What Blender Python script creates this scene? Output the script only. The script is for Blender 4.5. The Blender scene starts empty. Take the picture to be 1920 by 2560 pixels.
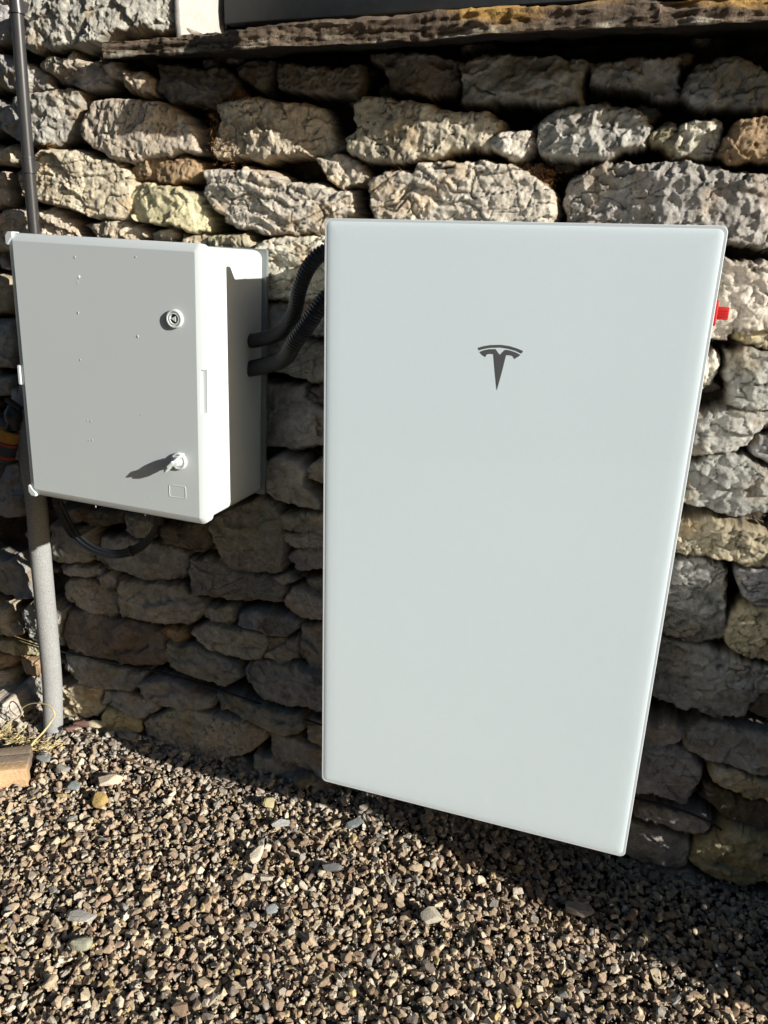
import bpy, bmesh, math, random
import numpy as np
from mathutils import Vector, Matrix, Euler
random.seed(7); RNG = np.random.default_rng(11)
C = bpy.context.scene.collection
scn = bpy.context.scene

# ---------------------------------------------------------------- camera
cam_d = bpy.data.cameras.new('camera'); cam = bpy.data.objects.new('camera', cam_d); C.objects.link(cam)
RT = Vector((0.94659, 0.32096, 0.03079)); DN = Vector((0.13122, -0.29624, -0.94606)); FW = Vector((-0.29453, 0.89957, -0.32254))
M = Matrix((( RT.x, -DN.x, -FW.x, 0.51894), (RT.y, -DN.y, -FW.y, -1.22406), (RT.z, -DN.z, -FW.z, 1.26037), (0, 0, 0, 1)))
cam.matrix_world = M
cam_d.sensor_fit = 'HORIZONTAL'; cam_d.sensor_width = 36.0; cam_d.lens = 36.0*1905/1920
cam_d.clip_start = 0.02; cam_d.clip_end = 500
scn.camera = cam
scn.render.resolution_x = 768; scn.render.resolution_y = 1024

# ---------------------------------------------------------------- sky and sun
SUN = Vector((0.91077, -0.2498, 0.32878)).normalized()
w = bpy.data.worlds.new('World'); scn.world = w; w.use_nodes = True
nt = w.node_tree; nt.nodes.clear()
sky = nt.nodes.new('ShaderNodeTexSky'); sky.sky_type = 'NISHITA'; sky.sun_disc = False
sky.sun_elevation = math.radians(19.2); sky.sun_rotation = math.atan2(SUN.x, SUN.y)
sky.air_density = 1.0; sky.dust_density = 1.5; sky.ozone_density = 1.0
hs = nt.nodes.new('ShaderNodeHueSaturation'); hs.inputs['Saturation'].default_value = 1.35
bg = nt.nodes.new('ShaderNodeBackground'); bg.inputs['Strength'].default_value = 0.05
out = nt.nodes.new('ShaderNodeOutputWorld')
nt.links.new(sky.outputs[0], hs.inputs['Color']); nt.links.new(hs.outputs[0], bg.inputs[0]); nt.links.new(bg.outputs[0], out.inputs[0])
sd = bpy.data.lights.new('sun', 'SUN'); sd.energy = 5.0; sd.angle = math.radians(0.53); sd.color = (1.0, 0.972, 0.925)
so = bpy.data.objects.new('sun', sd); C.objects.link(so); so.rotation_euler = SUN.to_track_quat('Z', 'Y').to_euler(); so.location = SUN*20
scn.view_settings.view_transform = 'Standard'; scn.view_settings.look = 'None'
scn.view_settings.exposure = 0.80; scn.view_settings.gamma = 1

# ---------------------------------------------------------------- helpers
def tag(o, label=None, cat=None, group=None, kind=None):
    if label: o['label'] = label
    if cat: o['category'] = cat
    if group: o['group'] = group
    if kind: o['kind'] = kind
    return o
def empty(name, loc=(0, 0, 0), rot=(0, 0, 0)):
    o = bpy.data.objects.new(name, None); C.objects.link(o); o.location = loc; o.rotation_euler = rot
    o.empty_display_size = 0.05
    return o
def link(name, me, m=None, parent=None):
    o = bpy.data.objects.new(name, me); C.objects.link(o)
    if m: me.materials.append(m)
    if parent: o.parent = parent
    return o
def from_bm(name, bm, m=None, parent=None, smooth=False, sharp=None):
    bm.normal_update()
    me = bpy.data.meshes.new(name); bm.to_mesh(me); bm.free()
    if smooth:
        me.polygons.foreach_set('use_smooth', [True]*len(me.polygons))
        if sharp: me.set_sharp_from_angle(angle=math.radians(sharp))
    return link(name, me, m, parent)
def bx(bm, x0, x1, y0, y1, z0, z1, bev=0.0, seg=2):
    r = bmesh.ops.create_cube(bm, size=1.0)
    for v in r['verts']:
        v.co = Vector(((x0+x1)/2+v.co.x*(x1-x0), (y0+y1)/2+v.co.y*(y1-y0), (z0+z1)/2+v.co.z*(z1-z0)))
    if bev:
        es = list({e for v in r['verts'] for e in v.link_edges})
        bmesh.ops.bevel(bm, geom=es, offset=bev, segments=seg, affect='EDGES', profile=0.5, clamp_overlap=True)
def box(name, b, m, parent=None, bev=0.0, seg=2):
    bm = bmesh.new(); bx(bm, *b, bev=bev, seg=seg); return from_bm(name, bm, m, parent, True, 40)
def rrect(w, h, r, n=6):
    pts = []
    for cx, cz, a0 in ((w-r, -r, 0), (w-r, -h+r, -90), (r, -h+r, -180), (r, -r, -270)):
        for i in range(n+1):
            a = math.radians(a0+90-90*i/n) ; pts.append((cx+r*math.cos(a), cz+r*math.sin(a)))
    return pts
def stack(name, w, h, rings, m, parent=None, r=0.012, ox=0, oz=0, cap0=True, cap1=True, smooth=28):
    """rounded rectangle lofted along y; rings = [(y, inset)]"""
    bm = bmesh.new(); loops = []
    for y, ins in rings:
        rr = max(r-ins*0.8, 0.0015)
        loops.append([bm.verts.new((ox+ins+px, y, oz-ins+pz)) for px, pz in rrect(w-2*ins, h-2*ins, rr)])
    for a, b in zip(loops, loops[1:]):
        for i in range(len(a)):
            j = (i+1) % len(a); bm.faces.new((a[i], a[j], b[j], b[i]))
    if cap0: bm.faces.new(loops[0])
    if cap1: bm.faces.new(loops[-1][::-1])
    bmesh.ops.recalc_face_normals(bm, faces=bm.faces[:])
    o = from_bm(name, bm, m, parent, True, smooth)
    for p in o.data.polygons:
        if len(p.vertices) > 4: p.use_smooth = False     # the flat faces stay flat
    return o
def spline(P, n):
    P = [Vector(p) for p in P]; Q = [2*P[0]-P[1]]+P+[2*P[-1]-P[-2]]; outp = []
    for i in range(1, len(Q)-2):
        p0, p1, p2, p3 = Q[i-1:i+3]
        for k in range(n):
            t = k/n; outp.append(0.5*((2*p1)+(p2-p0)*t+(2*p0-5*p1+4*p2-p3)*t*t+(3*p1-p0-3*p2+p3)*t**3))
    outp.append(P[-1]); return outp
def resample(P, step):
    o = [P[0].copy()]; acc = 0
    for a, b in zip(P, P[1:]):
        L = (b-a).length; t = step-acc
        while t <= L:
            o.append(a+(b-a)*(t/L)); t += step
        acc = (acc+L) % step if L else acc
    return o
def tube(name, P, rad, m, parent=None, seg=12, prof=None, cap=True, bm=None):
    own = bm is None
    if own: bm = bmesh.new()
    prev = None; up = Vector((0.13, 0.2, 0.97)).normalized(); loops = []
    for i, p in enumerate(P):
        t = (P[min(i+1, len(P)-1)]-P[max(i-1, 0)]).normalized()
        if prev is None: n = t.cross(up); n = n if n.length > 1e-3 else t.cross(Vector((1, 0, 0)))
        else: n = prev-t*prev.dot(t)
        n.normalize(); prev = n; b = t.cross(n)
        r = prof(i) if prof else (rad[i] if isinstance(rad, list) else rad)
        loops.append([bm.verts.new(p+(n*math.cos(2*math.pi*k/seg)+b*math.sin(2*math.pi*k/seg))*r) for k in range(seg)])
    for a, b in zip(loops, loops[1:]):
        for i in range(seg):
            j = (i+1) % seg; bm.faces.new((a[i], a[j], b[j], b[i]))
    if cap: bm.faces.new(loops[0][::-1]); bm.faces.new(loops[-1])
    if own:
        bmesh.ops.recalc_face_normals(bm, faces=bm.faces[:])
        return from_bm(name, bm, m, parent, True, 50)
def extrude_poly(name, pts, axis, d0, d1, m, parent=None, bev=0):
    """pts 2D polygon extruded; axis 'y': pts=(x,z)"""
    bm = bmesh.new()
    def P(a, b, d): return (a, d, b) if axis == 'y' else ((d, a, b) if axis == 'x' else (a, b, d))
    v0 = [bm.verts.new(P(a, b, d0)) for a, b in pts]; v1 = [bm.verts.new(P(a, b, d1)) for a, b in pts]
    bm.faces.new(v0); bm.faces.new(v1[::-1])
    for i in range(len(pts)):
        j = (i+1) % len(pts); bm.faces.new((v0[i], v1[i], v1[j], v0[j]))
    bmesh.ops.recalc_face_normals(bm, faces=bm.faces[:])
    if bev: bmesh.ops.bevel(bm, geom=bm.edges[:], offset=bev, segments=2, affect='EDGES', clamp_overlap=True)
    return from_bm(name, bm, m, parent, True, 30)
def lathe(name, prof, m, parent=None, seg=32, origin=(0, 0, 0), axis='y', smooth=35):
    """prof = [(radius, along)] turned about axis through origin"""
    bm = bmesh.new(); loops = []
    for r, a in prof:
        L = []
        for k in range(seg):
            c, s = r*math.cos(2*math.pi*k/seg), r*math.sin(2*math.pi*k/seg)
            v = (c, a, s) if axis == 'y' else ((a, c, s) if axis == 'x' else (c, s, a))
            L.append(bm.verts.new(Vector(v)+Vector(origin)))
        loops.append(L)
    for a, b in zip(loops, loops[1:]):
        for i in range(seg):
            j = (i+1) % seg; bm.faces.new((a[i], a[j], b[j], b[i]))
    if prof[0][0] > 1e-5: bm.faces.new(loops[0])
    if prof[-1][0] > 1e-5: bm.faces.new(loops[-1])
    bmesh.ops.remove_doubles(bm, verts=bm.verts[:], dist=1e-6)
    bmesh.ops.recalc_face_normals(bm, faces=bm.faces[:])
    return from_bm(name, bm, m, parent, True, smooth)

# ---------------------------------------------------------------- materials
def mat(name, col, rough=0.5, spec=0.5, coat=0.0, metal=0.0, noise=None, bump=None, attr=None, sheen=0):
    m = bpy.data.materials.new(name); m.use_nodes = True; t = m.node_tree; b = t.nodes['Principled BSDF']
    b.inputs['Base Color'].default_value = (*col, 1); b.inputs['Roughness'].default_value = rough
    b.inputs['Specular IOR Level'].default_value = spec; b.inputs['Metallic'].default_value = metal
    b.inputs['Coat Weight'].default_value = coat; b.inputs['Coat Roughness'].default_value = 0.03
    tc = t.nodes.new('ShaderNodeTexCoord')
    src = None
    if attr:
        a = t.nodes.new('ShaderNodeAttribute'); a.attribute_name = attr; src = a.outputs['Color']
    if noise:
        for (sc, amt, det) in noise:
            n = t.nodes.new('ShaderNodeTexNoise'); n.inputs['Scale'].default_value = sc; n.inputs['Detail'].default_value = det
            n.inputs['Roughness'].default_value = 0.65
            t.links.new(tc.outputs['Object'], n.inputs['Vector'])
            mr = t.nodes.new('ShaderNodeMapRange'); mr.inputs[1].default_value = 0.28; mr.inputs[2].default_value = 0.72
            mr.inputs[3].default_value = 1-amt; mr.inputs[4].default_value = 1+amt
            t.links.new(n.outputs['Fac'], mr.inputs[0])
            mx = t.nodes.new('ShaderNodeVectorMath'); mx.operation = 'SCALE'
            if src is None: mx.inputs[0].default_value = col
            else: t.links.new(src, mx.inputs[0])
            t.links.new(mr.outputs[0], mx.inputs['Scale']); src = mx.outputs[0]
    if src is not None: t.links.new(src, b.inputs['Base Color'])
    if bump:
        prev = None
        for (sc, dist, det, kind) in bump:
            if kind == 'v':
                n = t.nodes.new('ShaderNodeTexVoronoi'); n.inputs['Scale'].default_value = sc; o = n.outputs['Distance']
            else:
                n = t.nodes.new('ShaderNodeTexNoise'); n.inputs['Scale'].default_value = sc; n.inputs['Detail'].default_value = det
                n.inputs['Roughness'].default_value = 0.7; o = n.outputs['Fac']
            t.links.new(tc.outputs['Object'], n.inputs['Vector'])
            bp = t.nodes.new('ShaderNodeBump'); bp.inputs['Strength'].default_value = 1.0; bp.inputs['Distance'].default_value = dist
            t.links.new(o, bp.inputs['Height'])
            if prev: t.links.new(prev, bp.inputs['Normal'])
            prev = bp.outputs[0]
        t.links.new(prev, b.inputs['Normal'])
    return m
M_stone = mat('stone', (.4, .36, .3), 0.92, 0.2, attr='Col', noise=[(9, .14, 5), (60, .16, 6), (320, .16, 2)], bump=[(70, .006, 8, 'n'), (330, .0022, 4, 'n'), (900, .0009, 2, 'n')])
M_gravel = mat('gravel', (.4, .36, .3), 0.88, 0.25, attr='Col', noise=[(90, .2, 4), (500, .18, 2)], bump=[(160, .0022, 5, 'n'), (700, .0007, 2, 'n')])
M_soil = mat('soil', (.05, .042, .034), 0.95, 0.1, noise=[(30, .3, 6)], bump=[(60, .01, 8, 'n')])
M_far = mat('far_gravel', (.20, .17, .135), 0.95, 0.1, noise=[(3, .2, 6), (70, .5, 6)], bump=[(70, .02, 6, 'v')])
M_slate = mat('slate', (.2, .16, .1), 0.85, 0.12, attr='Col', noise=[(14, .3, 6), (90, .3, 6), (400, .2, 2)], bump=[(60, .005, 8, 'n'), (300, .002, 4, 'n')])
M_door = mat('grey_plastic', (.515, .555, .55), 0.22, 0.5, noise=[(3, .015, 3)])
M_body = mat('pale_grey_plastic', (.58, .615, .60), 0.3, 0.5, noise=[(5, .012, 3)])
M_dk = mat('dark_plastic', (.02, .021, .024), 0.4, 0.5)
M_recess = mat('grey_insert', (.10, .10, .10), 0.4, 0.5)
M_plate = mat('grey_metal_plate', (.22, .24, .24), 0.45, 0.5, metal=0.3, noise=[(20, .1, 4)])
M_glass = mat('white_backed_glass', (.755, .865, .90), 0.26, 0.5, coat=1.0, noise=[(1.6, .02, 2), (38, .006, 3), (150, .009, 3)])
M_rim = mat('glass_edge', (.66, .715, .73), 0.25, 0.5, coat=0.5)
M_white = mat('white_metal', (.74, .76, .75), 0.4, 0.5)
M_bracket = mat('bracket_metal', (.3, .31, .32), 0.45, 0.5, metal=0.6)
M_emblem = mat('dark_grey_print', (.10, .105, .108), 0.35, 0.5)
M_red = mat('red_plastic', (.50, .030, .028), 0.35, 0.5)
M_cond = mat('black_corrugated_plastic', (.019, .019, .020), 0.34, 0.5)
M_pipe = mat('black_pipe_plastic', (.035, .034, .034), 0.33, 0.5, noise=[(12, .15, 5)])
M_cable = mat('black_cable', (.012, .014, .016), 0.45, 0.5)
M_foam = mat('grey_foam', (.27, .27, .26), 0.85, 0.3, noise=[(6, .06, 4), (420, .28, 1)], bump=[(420, .0012, 2, 'n')])
M_render = mat('white_render', (.40, .385, .345), 0.9, 0.2, noise=[(9, .18, 6), (60, .08, 5)], bump=[(120, .002, 6, 'n')])
M_anthra = mat('anthracite_frame', (.022, .026, .030), 0.45, 0.4, noise=[(4, .3, 6), (60, .2, 4)])
M_win = mat('window_glass', (.02, .025, .028), 0.05, 0.6, coat=1)
M_orange = mat('orange_plastic', (.55, .24, .03), 0.4, 0.5, noise=[(60, .15, 2)])
M_hred = mat('hose_red', (.5, .05, .02), 0.5, 0.4)
M_hgrey = mat('hose_grey', (.05, .058, .065), 0.55, 0.4)
M_wood = mat('weathered_wood', (.19, .145, .105), 0.85, 0.2, noise=[(12, .2, 5), (140, .22, 4)], bump=[(110, .003, 6, 'n')])
M_wood2 = mat('orange_wood', (.44, .29, .16), 0.85, 0.2, noise=[(25, .25, 6), (180, .2, 4)], bump=[(110, .003, 6, 'n')])
M_straw = mat('dry_grass', (.50, .40, .2), 0.7, 0.3, noise=[(80, .3, 3)])
M_twig = mat('twig', (.20, .13, .085), 0.85, 0.2, noise=[(80, .3, 3)])
M_moss = mat('dry_moss', (.20, .105, .045), 0.95, 0.1, noise=[(80, .4, 3)])
M_leaf = mat('leaf', (.05, .085, .03), 0.55, 0.4, noise=[(6, .4, 3)])
M_bark = mat('bark', (.12, .09, .06), 0.9, 0.2, noise=[(30, .3, 4)])
M_drop = mat('water', (.40, .42, .41), 0.04, 0.9, coat=1)

# ---------------------------------------------------------------- numpy noise
def _h(ix, iy, s):
    a = (ix.astype(np.int64)*374761393+iy.astype(np.int64)*668265263+s*1442695041) & 0xffffffff
    a = ((a ^ (a >> 13))*1274126177) & 0xffffffff; a = (a ^ (a >> 16))
    return (a & 0xffff)/65535.0
def perlin(x, y, s=0):
    xi = np.floor(x); yi = np.floor(y); fx = x-xi; fy = y-yi; xi = xi.astype(np.int64); yi = yi.astype(np.int64)
    u = fx*fx*fx*(fx*(fx*6-15)+10); v = fy*fy*fy*(fy*(fy*6-15)+10)
    def g(i, j):
        a = _h(xi+i, yi+j, s)*2*np.pi; return np.cos(a)*(fx-i)+np.sin(a)*(fy-j)
    n0 = g(0, 0)*(1-u)+g(1, 0)*u; n1 = g(0, 1)*(1-u)+g(1, 1)*u
    return (n0*(1-v)+n1*v)*1.5
def fbm(x, y, s=0, o=5, gain=.5):
    r = 0; a = 1.0
    for k in range(o):
        r = r+a*perlin(x*2**k+17.3*k, y*2**k-9.1*k, s+k*7); a *= gain
    return r
def ridged(x, y, s=0, o=4):
    r = 0; a = 1.0
    for k in range(o):
        r = r+a*(1-2*np.abs(perlin(x*2**k+3.3*k, y*2**k+5.7*k, s+k*5))); a *= .5
    return r/1.9
def cells(x, y, s=0):
    xi = np.floor(x).astype(np.int64); yi = np.floor(y).astype(np.int64)
    f1 = np.full(x.shape, 9.); f2 = np.full(x.shape, 9.); idv = np.zeros(x.shape)
    for i in (-1, 0, 1):
        for j in (-1, 0, 1):
            cx = xi+i; cy = yi+j
            px = cx+_h(cx, cy, s); py = cy+_h(cx, cy, s+91)
            d = np.hypot(x-px, y-py); c = _h(cx, cy, s+55)
            m = d < f1; f2 = np.where(m, f1, np.minimum(f2, d)); idv = np.where(m, c, idv); f1 = np.where(m, d, f1)
    return f1, f2, idv
def chips(x, y, s=0):
    """piecewise planar relief: every voronoi cell is a flat chip with its own tilt"""
    xi = np.floor(x).astype(np.int64); yi = np.floor(y).astype(np.int64)
    f1 = np.full(x.shape, 9.); v = np.zeros(x.shape)
    for i in (-1, 0, 1):
        for j in (-1, 0, 1):
            cx = xi+i; cy = yi+j
            dx = x-cx-_h(cx, cy, s); dy = y-cy-_h(cx, cy, s+91); d = np.hypot(dx, dy)
            m = d < f1; f1 = np.where(m, d, f1)
            v = np.where(m, (_h(cx, cy, s+7)-.5)*2*dx+(_h(cx, cy, s+8)-.5)*2*dy+(_h(cx, cy, s+9)-.5)*.5, v)
    return v
def _c01(v): return .5+.5*v
def ss(a, b, x):
    t = np.clip((x-a)/(b-a), 0, 1); return t*t*(3-2*t)
def sdist(px, py, poly):
    """signed distance, positive inside"""
    d = np.full(px.shape, 1e9); ins = np.zeros(px.shape, bool); n = len(poly)
    for i in range(n):
        ax, ay = poly[i]; bx_, by_ = poly[(i+1) % n]; ex, ey = bx_-ax, by_-ay
        t = np.clip(((px-ax)*ex+(py-ay)*ey)/(ex*ex+ey*ey+1e-12), 0, 1)
        d = np.minimum(d, np.hypot(px-ax-t*ex, py-ay-t*ey))
        c = ((ay > py) != (by_ > py)) & (px < (bx_-ax)*(py-ay)/(by_-ay+1e-12)+ax); ins ^= c
    return np.where(ins, d, -d)

# ---------------------------------------------------------------- ground
me = bpy.data.meshes.new('ground')
s = 60.0
me.from_pydata([(-s, -s, -.03), (s, -s, -.03), (s, 12, -.03), (-s, 12, -.03)], [], [(0, 1, 2, 3)])
tag(link('ground', me, M_far), kind='structure')
bm = bmesh.new(); bx(bm, -2.4, 2.4, -1.9, .5, -.1, -.022)
tag(from_bm('soil', bm, M_soil), kind='structure')

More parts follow.
